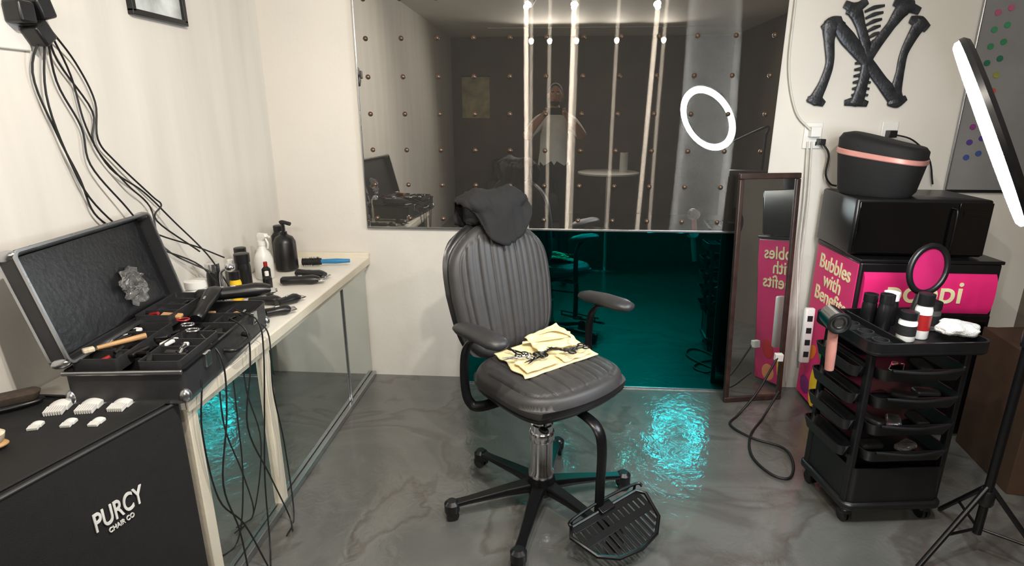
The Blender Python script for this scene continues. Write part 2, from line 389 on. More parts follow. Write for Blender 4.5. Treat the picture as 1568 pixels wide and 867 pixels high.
cyl('pump_stem',(0,0,.20),(0,0,.25),.008,blk_plastic,E); tube('pump_head',[(-.012,0,.25),(0,0,.255),(.045,-.01,.247)],.010,blk_plastic,E)
bottle('shampoo_bottle',(-1.49,3.0,.745),.045,.21,blk_plastic,blk_plastic,.6,.15)
E=empty('round_hair_brush',(-1.22,2.93,.775),radians(-80))
tube('handle',[(0,-.02,0),(0,.06,0),(0,.13,0)],[.012,.014,.010],bluem,E); cyl('barrel',(0,-.12,0),(0,-.02,0),.018,blk_matte,E)
V=[];F=[]
for k in range(220):
    a=random.uniform(0,2*pi); y=random.uniform(-.12,-.03); d=Vector((cos(a),0,sin(a))); p=d*.017+Vector((0,y,0)); q=d*.028+Vector((0,y,0)); s=Vector((0,.001,0)); n=len(V); V+= [p-s,p+s,q]; F.append((n,n+1,n+2))
mk('bristles',V,F,blk_plastic,E,False)
E=empty('chrome_trimmer_stand',(-1.33,2.14,.745))
lathe('base',[(.035,0),(.035,.008),(.012,.012),(.010,.12)],chrome,E); tube('arm',[(0,0,.12),(0,.01,.18),(.03,.02,.20)],.007,chrome,E); ell('head',(.03,.02,.20),(.022,.018,.018),chrome,E)
def guard(name,x,y,rz,s=1):
    E=empty(name,(x,y,.754),rz)
    rings=[]
    for t in range(9):
        q=-1+t/4; hh=.018*s*(1-.35*q*q)
        rings.append([(.022*s*q,.030*s,0),(.022*s*q,.030*s,hh*.9),(.022*s*q,.012*s,hh),(.022*s*q,-.002*s,hh*.8),(.022*s*q,-.004*s,0)])
    loft('shell',rings,white_pl,E,ang=60)
    for k in range(8): box('tooth',(-.019*s+.0054*s*k,-.016*s,.007*s),(.003*s,.026*s,.011*s),white_pl,E,(radians(8),0,0),bevel=0)
guard('clipper_guard',-1.36,1.34,.3,1.1); guard('clipper_guard',-1.28,1.355,.2,1.1); guard('clipper_guard',-1.20,1.37,.1,1.0)
guard('clipper_guard',-1.345,1.25,.3,.6); guard('clipper_guard',-1.27,1.27,.2,.6); guard('clipper_guard',-1.20,1.28,.1,.6)
def handbrush(name,loc,rz,m,bm_,L=.15):
    E=empty(name,loc,rz)
    ell('back',(0,0,.012),(.03,L/2,.012),m,E)
    rbox('bristle_block',.045,L*.85,.03,.02,bm_,E,(0,0,.016),top=1.1)
handbrush('fade_brush',(-1.50,1.33,.755),radians(-50),blk_plastic,darkbr,.17)
handbrush('palm_brush',(-1.38,1.13,.755),radians(-60),woodl,bristle,.12)

# ------------------------------------------------ cables on left wall and socket
E=empty('wall_socket')
box('plate',(XL+.006,1.66,1.78),(.012,.13,.12),white_pl,E,bevel=.004)
for i,(y,z) in enumerate(((1.68,1.82),(1.75,1.84),(1.73,1.77))): box('adapter_%d'%i,(XL+.04,y,z),(.055,.055,.06),blk_plastic,E,(.3*i,0,0),.008)
E=empty('wall_power_cables')
S=(-1.51,1.75,1.80)
paths=[
 [S,(-1.53,1.72,1.6),(-1.535,1.76,1.40),(-1.53,1.82,1.25),(-1.50,1.95,1.1),(-1.40,2.10,.98),(-1.35,2.15,.88)],
 [S,(-1.54,1.80,1.7),(-1.54,1.90,1.55),(-1.54,1.88,1.44),(-1.53,1.98,1.30),(-1.53,2.08,1.2),(-1.48,2.05,1.05),(-1.34,2.12,.93)],
 [S,(-1.54,1.84,1.66),(-1.54,1.86,1.5),(-1.54,1.93,1.36),(-1.53,2.06,1.26),(-1.5,2.16,1.13),(-1.42,2.22,.98),(-1.36,2.24,.84)],
 [S,(-1.54,1.78,1.64),(-1.54,1.84,1.5),(-1.535,1.84,1.38),(-1.52,1.93,1.24),(-1.50,2.02,1.12),(-1.45,2.2,1.02),(-1.40,2.30,.95)],
 [S,(-1.54,1.87,1.70),(-1.54,1.92,1.58),(-1.54,1.90,1.46),(-1.54,1.96,1.38),(-1.53,2.10,1.24),(-1.52,2.13,1.20),(-1.47,2.02,1.16),(-1.44,2.2,1.0)],
 [S,(-1.54,1.70,1.66),(-1.54,1.74,1.48),(-1.54,1.79,1.34),(-1.54,1.82,1.22),(-1.53,1.90,1.14)]]
for i,p in enumerate(paths): tube('cable_%d'%i,p,.0032,cable_m,E,8)
E=empty('counter_hanging_cables')
for i,p in enumerate([
 [(-1.12,1.86,.875),(-1.03,1.84,.84),(-1.02,1.83,.72),(-1.03,1.80,.5),(-1.04,1.76,.25),(-1.02,1.70,.02),(-.97,1.6,.01)],
 [(-1.10,1.78,.875),(-1.03,1.76,.83),(-1.025,1.74,.70),(-1.04,1.70,.5),(-1.03,1.78,.25),(-1.01,1.84,.03),(-.97,1.78,.01)],
 [(-1.10,1.62,.875),(-1.03,1.60,.80),(-1.03,1.58,.62),(-1.04,1.52,.4),(-1.03,1.55,.2),(-1.0,1.52,.02)],
 [(-1.12,1.55,.875),(-1.04,1.50,.80),(-1.045,1.47,.62),(-1.05,1.50,.36),(-1.03,1.58,.2),(-.98,1.60,.01)],
 [(-1.07,1.90,.82),(-1.03,1.90,.76),(-1.03,1.88,.55),(-1.035,1.92,.3),(-1.0,1.86,.02),(-.98,1.75,.01)]]): tube('cable_%d'%i,p,.0028,cable_m,E,8)

# picture frame
E=empty('picture_frame',(XL,2.35,2.10))
for n_,c,s in (('bottom',(.012,0,-.20),(.024,.33,.022)),('top',(.012,0,.20),(.024,.33,.022)),('side_a',(.012,-.155,0),(.024,.02,.40)),('side_b',(.012,.155,0),(.024,.02,.40))): box(n_,c,s,blk_plastic,E)
box('print',(.006,0,0),(.008,.30,.39),mat('framed_print',(190,195,195),.5,0,.4,9),E,bevel=0)

# ------------------------------------------------ salon chair
E=empty('salon_chair',(-.03,2.09,0),radians(42))
BB=empty('base',(-.040,-.050,0)); BB.parent=E
lathe('hub',[(.03,.055),(.055,.06),(.066,.085),(.058,.115),(.052,.14),(.048,.15)],blk_metal,BB)
RB=.368
for k in range(6):
    a=radians(97+60*k); c,s=cos(a),sin(a)
    R=[]
    for t,w,h,z in ((.04,.030,.040,.095),(.15,.024,.030,.088),(.30,.018,.020,.072),(RB-.007,.020,.018,.066)):
        R.append([(t*c-s*x*w,t*s+c*x*w,z+y*h/2) for x,y in ((-.8,-1),(.8,-1),(1,-.5),(1,.5),(.8,1),(-.8,1),(-1,.5),(-1,-.5))])
    loft('leg_%d'%(k+1),R,blk_metal,BB,ang=50)
    px,py=RB*c,RB*s
    lathe('caster_cap_%d'%(k+1),[(.024,.030),(.030,.036),(.030,.070),(.018,.082)],blk_plastic,BB,(px,py,0))
    for sd in (-1,1):
        qx,qy=px-s*sd*.014,py+c*sd*.014
        cyl('caster_wheel_%d'%(k+1),(qx+s*.008,qy-c*.008,.025),(qx-s*.008,qy+c*.008,.025),.025,blk_plastic,BB)
lathe('gas_sleeve',[(.052,.14),(.052,.155),(.044,.165),(.044,.37),(.038,.375),(.038,.41),(.030,.41),(.030,.49)],chrome,BB)
lathe('sleeve_collar',[(.048,.30),(.051,.305),(.051,.335),(.048,.34)],chrome,BB)
box('mechanism_plate',(-.02,-.03,.487),(.18,.22,.025),blk_metal,E)
tube('height_lever',[(0,0,.43),(-.05,-.07,.43),(-.09,-.12,.415),(-.11,-.14,.41)],.007,chrome,E)
ell('lever_knob',(-.115,-.145,.41),(.016,.024,.012),blk_plastic,E)
tube('foot_lever',[(0,.02,.40),(.1,.0,.395),(.17,-.1,.38)],.006,blk_metal,E)
pad('seat',.52,.50,.10,6,seat_leather,E,(0,-.035,.555),(0,0,0),.7,.6,bulge=.010,groove=.006)
pad('seat_shell',.51,.49,.05,0,blk_plastic,E,(0,-.035,.522),(0,0,0),.7,.6,nx=40,ny=30,bulge=.0,groove=0)
box('seat_pan',(0,-.02,.497),(.38,.38,.012),blk_metal,E)
pad('backrest',.50,.57,.085,7,seat_leather,E,(0,.255,.845),(radians(90-13),0,0),.88,.55,bulge=.006,groove=.0055,tap=.10)
pad('back_shell',.515,.58,.05,0,blk_plastic,E,(0,.287,.853),(radians(90-13),0,0),.88,.55,nx=40,ny=40,bulge=0,groove=0,tap=.10)
box('back_spine',(0,.25,.58),(.09,.02,.25),blk_metal,E,(radians(-13),0,0))
box('back_bracket',(0,.16,.488),(.08,.22,.015),blk_metal,E)
for sx in (-1,1):
    R=[]
    for t,w,h,dz in ((-.15,.012,.008,-.004),(-.14,.034,.018,-.002),(-.10,.045,.025,0),(0,.043,.026,.003),(.09,.038,.024,0),(.125,.026,.016,-.002),(.135,.010,.007,-.003)):
        R.append([(w*cos(a),t,dz+h*sin(a)) for a in [2*pi*q/20 for q in range(20)]])
    loft('armrest_pad_%s'%('l' if sx<0 else 'r'),R,blk_leather,E,True,(sx*.316,-.015,.80),(radians(-3),0,0),70)
    tube('arm_bar_%s'%('l' if sx<0 else 'r'),[(sx*.316,-.04,.785),(sx*.320,.02,.765),(sx*.322,.06,.70),(sx*.322,.065,.58),(sx*.312,.05,.51),(sx*.27,.03,.487),(sx*.10,.02,.485)],.020,blk_metal,E,10,flat=(1,.5))
for sx in (-.06,.06): cyl('headrest_post',(sx,.31,1.04),(sx,.33,1.14),.007,chrome,E)
rbox('headrest',.25,.09,.12,.04,blk_leather,E,(0,.335,1.11),(radians(-10),0,0),e=.02)
tube('footrest_bar',[(0,-.12,.475),(0,-.24,.475),(0,-.31,.45),(0,-.335,.38),(0,-.335,.22),(0,-.335,.11)],.024,blk_metal,E,12,flat=(1,.42))
FR=empty('footrest',(0.02,-.345,.125)); FR.parent=E; FR.rotation_euler=(radians(18),0,0)
out=[(-.17,0),(.17,0),(.20,-.03),(.165,-.13),(.10,-.175),(0,-.19),(-.10,-.175),(-.165,-.13),(-.20,-.03)]
tube('rim',[(x,y,0) for x,y in out+[out[0]]],.008,blk_metal,FR,8,closed=True)
tube('rim_rail',[(x,y,.028) for x,y in ((-.19,-.01),(-.17,.01),(0,.02),(.17,.01),(.19,-.01))],.006,blk_metal,FR,8)
for x in (-.17,.17): cyl('rim_strut',(x,.005,0),(x,.01,.03),.005,blk_metal,FR)
for i in range(-6,7):
    x=i*.028; yb=-.185*math.sqrt(max(.05,1-(x/.21)**2))
    box('slat',(x,(yb)/2,0),(.019,-yb,.004),blk_metal,FR,(0,0,0),.001)
for y in (-.015,-.08): box('cross_plate',(0,y,0),(.35,.028,.005),blk_metal,FR,bevel=.001)
box('hinge_bracket',(0,.0,.0),(.07,.04,.03),blk_metal,FR)
# cloth over headrest
V=[];F=[];NS,NT=48,44
path=cat([(0,.395,1.09),(0,.395,1.17),(0,.375,1.225),(0,.335,1.242),(0,.285,1.235),(0,.258,1.19),(0,.245,1.13),(0,.225,1.03)],6)
for i in range(NS+1):
    t=i/NS*(len(path)-1); k=min(int(t),len(path)-2); p=path[k].lerp(path[k+1],t-k)
    hang=max(0,(i/NS-.62))/.38
    for j in range(NT+1):
        s=-1+2*j/NT; th=s*1.35
        d=Vector((0,p.y-.335,p.z-1.14)).normalized()
        wd=.155*(1-.18*hang)
        q=Vector((wd*sin(th)/sin(1.35)+.02*hang,p.y,p.z))-d*.060*(1-cos(th))
        q.z+=hang*(.085*abs(s+.15)**1.3)
        nn=noise.noise(Vector((s*2.6,i/NS*3.2,1.3)))*.024+abs(noise.noise(Vector((s*6,i/NS*5,4))))*.018
        q+=d*(nn+.004); V.append(q)
for i in range(NS):
    for j in range(NT):
        a=i*(NT+1)+j; F.append((a,a+1,a+NT+2,a+NT+1))
c=mk('draped_cloth',V,F,blk_fabric,E,True,ang=120); md=c.modifiers.new('s','SOLIDIFY'); md.thickness=.006; md.offset=1

# tool pouch on the seat
E=empty('cream_tool_pouch',(-.03,2.09,.622),radians(42))
def sheet(name,cs,m,par,z0=0,amp=.006,th=.004,nx=26,seed=0,edge=.012):
    V=[];F=[]; A,B,C,D=[Vector(p) for p in cs]
    for i in range(nx+1):
        for j in range(nx+1):
            u=i/nx;w=j/nx
            uu=u+edge*4*noise.noise(Vector((w*4,seed,u*2)))*(1 if u in(0,1) else .3); ww=w+edge*4*noise.noise(Vector((u*4,seed+5,w*2)))*(1 if w in (0,1) else .3)
            p=A.lerp(B,uu).lerp(D.lerp(C,uu),ww); p.z+=z0+amp*(1+noise.noise(Vector((u*4,w*4,seed)))); V.append(p)
    for i in range(nx):
        for j in range(nx):
            a=i*(nx+1)+j; F.append((a,a+1,a+nx+2,a+nx+1))
    o=mk(name,V,F,m,par,True,ang=80); md=o.modifiers.new('s','SOLIDIFY'); md.thickness=th; return o
sheet('base_leaf',[(-.17,-.10,-.006),(.20,-.11,-.006),(.19,.10,.03),(-.14,.13,.005)],yellow,E,0,.006,.005,seed=1)
sheet('folded_flap',[(-.02,.0,.012),(.17,-.04,.012),(.17,.11,.055),(.0,.11,.03)],yellow,E,.006,.010,.005,seed=4)
sheet('pocket',[(-.15,-.09,.0),(.0,-.095,.0),(.0,-.01,.008),(-.14,.0,.006)],yellow,E,.006,.004,.004,seed=8)
sheet('pocket',[(.03,-.10,.0),(.17,-.10,.0),(.165,-.045,.01),(.03,-.04,.008)],yellow,E,.006,.004,.004,seed=9)
tube('strap',[(.06,.10,.055),(.12,.06,.07),(.16,.0,.05),(.12,-.03,.035)],.012,yellow,E,8,flat=(1,.25))
tube('strap_2',[(-.02,.10,.035),(.06,.03,.055),(.14,.02,.05),(.19,.06,.045)],.012,yellow,E,8,flat=(1,.25))
def scissors(name,loc,rz,s=1,m=blk_metal):
    S_=empty(name,loc,rz)
    for sd in (-1,1):
        tube('ring',[(sd*.018*s+.012*s*cos(t),-.045*s+.016*s*sin(t),0) for t in [2*pi*k/14 for k in range(15)]],.0034*s,m,S_,6,closed=True)
        tube('shank',[(sd*.012*s,-.03*s,0),(sd*.003*s,0,.001*sd),(-sd*.004*s,.03*s,0),(-sd*.010*s,.07*s,0)],[.0035*s,.0045*s,.004*s,.001],m,S_,6)
    cyl('pivot',(0,0,-.003),(0,0,.005),.004,chrome,S_)
def wp(x,y):
    a=radians(42); return (-.03+x*cos(a)-y*sin(a),2.09+x*sin(a)+y*cos(a))
for i,(x,y,r,z) in enumerate(((-.10,.05,.8,.658),(-.07,-.04,2.6,.654),(.05,-.06,1.4,.663),(.10,-.08,2.2,.663),(-.01,-.03,-.6,.660),(-.12,.00,1.9,.656))):
    X,Y=wp(x,y); scissors('hair_scissors',(X,Y,z),r,.9,chrome if i==5 else blk_metal)

# ------------------------------------------------ standing mirror
E=empty('leaning_floor_mirror',(1.13,2.99,0),rot=(radians(-4.6),0,radians(11)))
W,Hh=.335,1.25
for n_,c,s in (('rail_bottom',(0,0,.015),(W,.025,.03)),('rail_top',(0,0,Hh-.015),(W,.025,.03)),('stile_l',(-W/2+.0125,0,Hh/2),(.025,.025,Hh-.061)),('stile_r',(W/2-.0125,0,Hh/2),(.025,.025,Hh-.061))): box(n_,c,s,dkwood,E,bevel=.005)
box('glass',(0,.002,Hh/2),(W-.045,.008,Hh-.055),mirror_clean,E,bevel=0)

# ------------------------------------------------ display fridge
E=empty('display_fridge',(1.725,2.89,0))
box('body',(0,0,.45),(.62,.44,.87),blk_plastic,E,bevel=.01)
box('top_slab',(0,0,.892),(.63,.45,.016),blk_plastic,E,bevel=.004)
box('side_graphic',(-.312,0,.45),(.004,.425,.85),pink,E,bevel=.001)
loft('front_header',[[(-.29+.58*t,-.222-.02*math.sqrt(max(0,1-(2*q-1)**2))-.002,.65+.19*q) for t,q in [(t_,k/10) for k in range(11)]]+[(-.29+.58*t_,-.22,.84),(-.29+.58*t_,-.22,.65)] for t_ in (0,1)],pink,E,ang=50)
box('glass_door',(0,-.226,.34),(.58,.012,.56),glass_dark,E,bevel=.004)
box('door_frame',(0,-.222,.34),(.61,.010,.60),blk_metal,E,bevel=.004)
yt=mat('cream_print',(250,240,190),.5)
text('header_text','poppi',.15,yt,E,(-.02,-.246,.752),(radians(90),0,0),ext=.001)
for i,s in enumerate(('Bubbles','with','Benefits')): text('side_text_%d'%i,s,.105,yt,E,(-.3155,.0,.80-.085*i),(radians(90),0,radians(-90)),ext=.001)
for i,(y,z,ry,rz_,m_) in enumerate(((.02,.14,.05,.12,mat('banana_print',(240,200,40),.5)),(-.11,.22,.045,.06,mat('red_fruit_print',(210,30,40),.5)),(.10,.30,.035,.06,mat('orange_fruit_print',(240,130,30),.5)),(-.1,.08,.05,.05,mat('peach_print',(250,160,110),.5)),(.12,.10,.05,.06,mat('purple_print',(130,40,120),.5)),(-.02,.33,.03,.05,mat('green_print',(70,150,60),.5)))):
    ell('fruit_print_%d'%i,(-.315,y,z),(.0015,ry,rz_),m_,E,(.4*i,0,0))
E=empty('microwave_oven',(1.68,2.91,.902),radians(-2))
rbox('case',.58,.38,.26,.012,blk_plastic,E,(0,0,.006),e=.006)
box('door',(-.07,-.195,.135),(.42,.014,.24),glass_dark,E,bevel=.004)
box('control_panel',(.215,-.195,.135),(.14,.012,.24),glass_dark,E,bevel=.003)
tube('door_handle',[(.125,-.2,.03),(.125,-.225,.05),(.125,-.225,.21),(.125,-.2,.23)],.006,blk_metal,E)
box('display',(.215,-.202,.21),(.10,.004,.03),glass_dark,E,bevel=.001)
for x in(-.25,.25):
    for y in(-.15,.15): cyl('foot',(x,y,0),(x,y,.008),.012,blk_matte,E)
E=empty('countertop_ice_maker',(1.545,2.90,1.169),radians(-40))
def oval(w,d,z,dz=0,p=.7,n=40): 
    return [((abs(cos(t))**p)*(1 if cos(t)>0 else -1)*w/2,(abs(sin(t))**p)*(1 if sin(t)>0 else -1)*d/2,z+dz*((abs(cos(t))**p)*(1 if cos(t)>0 else -1))) for t in [2*pi*k/n for k in range(n)]]
loft('body',[oval(.29,.23,0),oval(.32,.25,.02),oval(.36,.28,.155,-.022),oval(.365,.285,.17,-.024)],blk_matte,E,ang=50)
loft('rim_band',[oval(.368,.288,.168,-.024),oval(.374,.294,.172,-.024),oval(.374,.294,.190,-.025),oval(.368,.288,.193,-.026)],rose,E,ang=30)
loft('lid',[oval(.366,.286,.192,-.026),oval(.368,.288,.232,-.030),oval(.34,.26,.252,-.032),oval(.27,.19,.258,-.032)],blk_matte,E,ang=50)

# ------------------------------------------------ emblem on wall
E=empty('wall_emblem',(1.53,3.157,1.81))
def ew(px,py): return ((px-1330+.165*(py-85))*.0031,0,(85-py)*.0030)
def stroke(name,pts,rs):
    o=tube(name,[ew(*p) for p in pts],[r*.0031*.92 for r in rs],gunm,E,14,6); o.scale=(1,.28,1); return o
stroke('n_left_bone',[(1292,30),(1276,38),(1272,60),(1272,95),(1262,125),(1252,145),(1246,158)],[7,15,9,7,8,10,15])
stroke('n_left_foot',[(1236,152),(1250,154),(1262,160)],[5,10,5]); stroke('n_left_top',[(1262,44),(1278,34),(1294,40)],[7,10,7])
stroke('n_diagonal',[(1284,36),(1300,58),(1330,95),(1352,125),(1372,150),(1380,160)],[10,13,10,10,13,8])
stroke('n_right_bone',[(1412,34),(1402,48),(1386,80),(1380,110),(1374,140),(1374,158)],[13,10,7,7,10,15])
stroke('n_right_top',[(1394,30),(1408,34),(1420,44)],[6,10,7]); stroke('n_right_foot',[(1362,158),(1376,158),(1390,150)],[5,9,5])
stroke('y_left_arm',[(1302,12),(1312,18),(1320,40),(1328,68),(1330,80)],[10,12,8,8,10])
stroke('y_right_arm',[(1400,10),(1384,14),(1366,38),(1346,64),(1332,84)],[9,13,8,9,10])
stroke('y_stem',[(1331,78),(1328,105),(1322,130),(1316,150),(1312,160)],[11,9,9,11,13])
stroke('y_foot',[(1294,158),(1312,156),(1330,160)],[5,9,5]); stroke('y_left_top',[(1296,6),(1312,12),(1330,2)],[6,9,6]); stroke('y_right_top',[(1370,4),(1388,10),(1408,18)],[6,9,6])
for k in range(6):
    y=12+10*k; stroke('rib_%d'%k,[(1326+k,y+6),(1340,y),(1356-2*k,y-3)],[2,3.5,2])
for k in range(6):
    y=96+10*k; stroke('stem_rib_%d'%k,[(1311-k*1.2,y),(1326-k*2,y-2),(1341-k*2,y)],[2,4,2])

# sticker board
E=empty('sticker_board',(2.28,3.155,1.78))
box('sheet',(0,0,0),(.52,.01,1.26),mat('grey_board',(128,128,128),.35,0,.1,4),E,bevel=.002)
box('bottom_edge',(0,-.006,-.625),(.52,.012,.014),blk_plastic,E); box('side_edge',(-.258,-.006,0),(.008,.012,1.26),alu,E)
dc=[(170,60,90),(140,60,130),(80,60,130),(60,80,140),(170,90,120),(60,130,90),(50,120,80),(40,100,75),(140,140,70),(170,80,60)]
for k in range(14):
    m_=mat('sticker_%d'%(k%10),dc[k%10],.4)
    for c_ in range(2): cyl('sticker_dot',(-.19+.055*c_,-.005,.52-.075*k+.02*c_),(-.19+.055*c_,-.010,.52-.075*k+.02*c_),.014,m_,E)

E=empty('wall_socket',(1.325,3.17,1.43))
box('plate',(0,-.006,0),(.09,.012,.13),white_pl,E,bevel=.004)
box('adapter',(.0,-.03,.02),(.05,.04,.05),white_pl,E); box('plug',(.035,-.035,-.03),(.03,.045,.03),blk_plastic,E)
for k in (-.02,.02): box('slot',(k,-.0125,-.04),(.006,.002,.02),blk_matte,E,bevel=0)
E=empty('wall_socket',(1.70,3.17,1.44)); box('plate',(0,-.006,0),(.08,.012,.12),white_pl,E,bevel=.004); box('plug',(.0,-.03,.0),(.04,.04,.035),blk_plastic,E)
tube('cord',[(0,-.04,0),(.1,-.05,-.03),(.2,-.04,-.12),(.25,-.03,-.25)],.004,cable_m,E)
E=empty('wall_power_cables')
tube('white_cable',[(1.15,3.155,2.45),(1.15,3.15,2.0),(1.16,3.15,1.75),(1.22,3.15,1.55),(1.30,3.14,1.46)],.005,wcable,E)
tube('black_cable',[(1.36,3.13,1.40),(1.40,3.12,1.34),(1.40,3.12,1.24),(1.43,3.12,1.19),(1.46,3.11,1.18)],.005,cable_m,E)
tube('white_cable_low',[(1.30,3.15,1.40),(1.32,3.14,1.1),(1.325,3.12,.8),(1.335,3.06,.5),(1.335,3.0,.3)],.005,wcable,E)
tube('white_cable_low2',[(1.32,3.15,1.40),(1.34,3.14,1.1),(1.34,3.12,.8),(1.34,3.08,.55)],.004,wcable,E)
E=empty('power_strip',(1.345,2.93,.42),rot=(radians(-4),0,0))
rbox('strip',.05,.03,.30,.01,white_pl,E,(0,0,-.15))
for k in range(4): box('outlet',(0,-.016,-.1+.065*k),(.026,.003,.03),blk_matte,E,bevel=.001)
E=empty('floor_power_cable')
tube('cable',[(1.20,2.90,.30),(1.10,2.85,.12),(1.0,2.80,.012),(.93,2.70,.008),(1.0,2.58,.008),(1.12,2.50,.008),(1.12,2.38,.008),(1.06,2.26,.008),(.99,2.28,.008),(.95,2.42,.008),(1.0,2.60,.008),(1.12,2.78,.01),(1.22,2.87,.12)],.006,cable_m,E)
box('plug',(1.21,2.91,.30),(.04,.03,.04),white_pl,E)

# ------------------------------------------------ salon trolley
TX,TY=1.315,2.15
E=empty('salon_trolley',(TX,TY,0),radians(7))
w,d=.38,.32
for sx in (-1,1):
    for sy in (-1,1):
        box('post',(sx*(w/2-.012),sy*(d/2-.03),.42),(.022,.03,.66),blk_plastic,E,bevel=.005)
        px,py=sx*(w/2-.03),sy*(d/2-.04)
        cyl('caster_stem',(px,py,.04),(px,py,.09),.008,blk_metal,E)
        for q in(-.010,.010): cyl('caster_wheel',(px+q-.006,py,.026),(px+q+.006,py,.026),.026,blk_plastic,E)
        ell('caster_hood',(px,py,.045),(.026,.024,.02),blk_plastic,E)
    for z in (.30,.42,.54,.66): box('side_rung',(sx*(w/2-.010),0,z-.015),(.014,d-.06,.02),blk_plastic,E)
rbox('base',.40,.34,.03,.04,blk_plastic,E,(0,0,.07))
dish('bottom_bin',.37,.31,.15,.03,.006,blk_plastic,E,(0,0,.10))
for i,z in enumerate((.29,.40,.51,.62)): 
    dish('drawer_%d'%(i+1),.335,.34,.05,.035,.005,blk_plastic,E,(0,-.012,z),taper=.03)
    tube('drawer_lip_%d'%(i+1),[(-.13,-.183,z+.048),(0,-.20,z+.044),(.13,-.183,z+.048)],.007,blk_plastic,E)
    dish('side_scoop_%d'%(i+1),.07,.26,.045,.03,.005,blk_plastic,E,(-.205,0,z),taper=.02)
rbox('top_plate',.44,.38,.022,.04,blk_plastic,E,(0,0,.725))
dish('top_tray',.44,.38,.035,.04,.008,blk_plastic,E,(0,0,.74))
box('tray_divider',(-.09,0,.758),(.006,.36,.03),blk_plastic,E)
for k in range(4): lathe('tool_ring',[(.024,0),(.028,.0),(.028,.02),(.024,.02),(.024,0)],blk_matte,E,(-.155,-.13+.085*k,.75))
for i,(x,y,z,m_) in enumerate(((-.08,-.08,.30,blk_matte),(.05,-.1,.30,clearm),(-.02,-.1,.41,clearm),(.08,-.09,.41,blk_matte),(-.09,-.08,.41,blk_leather),(0,-.1,.52,blk_matte),(.1,-.08,.52,blk_leather),(-.1,-.1,.52,blk_metal),(-.05,-.1,.63,chrome),(.06,-.08,.63,blk_matte))): rbox('tray_item_%d'%i,.09,.05,.022,.012,m_,E,(x,y,z),(0,0,.5*i))
def tw(x,y): a=radians(7); return (TX+x*cos(a)-y*sin(a),TY+x*sin(a)+y*cos(a))
for nm,x,y,r,h,m_,cm,lb in (('product_bottle',-.045,.02,.026,.14,blk_plastic,blk_plastic,None),('product_bottle',-.035,-.09,.030,.11,white_pl,blk_plastic,blk_matte),('product_bottle',.032,-.07,.028,.17,white_pl,blk_plastic,redm),('product_bottle',.015,.08,.028,.13,blk_plastic,white_pl,None),('product_bottle',-.060,.09,.026,.12,blk_plastic,blk_plastic,None),('product_bottle',.13,.02,.038,.11,clearm,blk_plastic,blk_matte)):
    X,Y=tw(x,y); bottle(nm,(X,Y,.750),r,h,m_,cm,.85,.25,lb)
X,Y=tw(.15,-.105)
T=ell('hand_towel',(X,Y,.796),(.074,.050,.028),towelm,None,(0,0,.1),40,24)
for vv in T.data.vertices: vv.co*=1+.35*noise.noise(vv.co*28)+.15*noise.noise(vv.co*70)
for vv in T.data.vertices: vv.co.z=max(vv.co.z,-.020)
X,Y=tw(-.285,-.06)
E=empty('rose_gold_hair_dryer',(X,Y,.70),rot=(radians(6),radians(-6),0))
tube('handle',[(0,0,-.08),(0,0,0),(0,0,.07),(0,0,.10)],[.016,.018,.017,.016],rose,E,16)
cyl('barrel',(.0,.045,.13),(0,-.035,.13),.036,chrome,E,.040,28); 
tube('nozzle_ring',[(.036*cos(t),-.037,.13+.036*sin(t)) for t in [2*pi*k/24 for k in range(25)]],.006,blk_plastic,E,8,closed=True)
tube('inner_ring',[(.02*cos(t),-.037,.13+.02*sin(t)) for t in [2*pi*k/24 for k in range(25)]],.003,blk_plastic,E,8,closed=True)
X,Y=tw(.15,.13)
E=empty('hand_mirror',(X,Y,.765),rot=(radians(-8),radians(14),0))
el=[(.070*cos(t),0,.19+.095*sin(t)) for t in [2*pi*k/36 for k in range(37)]]
tube('frame',el,.012,blk_plastic,E,10,closed=True)
ell('glass',(0,.002,.19),(.062,.004,.088),mat('painted_pink_reflection',(205,45,112),.15,.3,.05),E)  # pink reflection in the mirror is painted as the disc's colour
tube('handle',[(0,0,.10),(0,0,.05),(0,0,.0)],[.010,.012,.014],blk_plastic,E)

# cardboard boxes at right
E=empty('cardboard_box',(2.17,2.40,0),radians(-8))
box('carton',(0,0,.30),(.42,.42,.60),cardboard,E,bevel=.004); box('tape',(0,-.2115,.30),(.05,.002,.6),mat('packing_tape',(80,60,38),.3),E,bevel=0)
box('flap_a',(-.12,0,.603),(.18,.41,.005),cardboard,E,(0,radians(-6),0)); box('flap_b',(.12,0,.603),(.18,.41,.005),cardboard,E,(0,radians(6),0))

# ------------------------------------------------ ring light
E=empty('ring_light_stand')
RC=Vector((1.155,1.66,1.495)); nrm=Vector((-.775,.492,-.44)).normalized()
RG=empty('ring_head',RC); RG.parent=E; RG.rotation_mode='QUATERNION'; RG.rotation_quaternion=nrm.to_track_quat('Z','Y')
def ringloft(name,prof,m):
    n=72; V=[];F=[];k=len(prof)
    for j in range(n):
        t=2*pi*j/n
        for r,z in prof: V.append((r*cos(t),r*sin(t),z))
    for j in range(n):
        for i in range(k):
            a=j*k+i; b=j*k+(i+1)%k; c2=((j+1)%n)*k+(i+1)%k; d2=((j+1)%n)*k+i; F.append((a,b,c2,d2))
    return mk(name,V,F,m,RG)
em=mat('ring_led_diffuser',(255,255,255),.5,emit=95,emitc=(.88,.95,1.0))
ringloft('led_diffuser',[(.210,.002),(.212,.012),(.222,.018),(.246,.018),(.256,.012),(.258,.002)],em)
ringloft('rear_shell',[(.206,.002),(.206,-.010),(.216,-.020),(.252,-.020),(.262,-.010),(.262,.002)],blk_plastic)
cyl('pole_lower',(1.54,1.84,.10),(1.54,1.84,.85),.014,blk_metal,E); cyl('pole_upper',(1.54,1.84,.85),(1.54,1.84,1.40),.010,blk_metal,E)
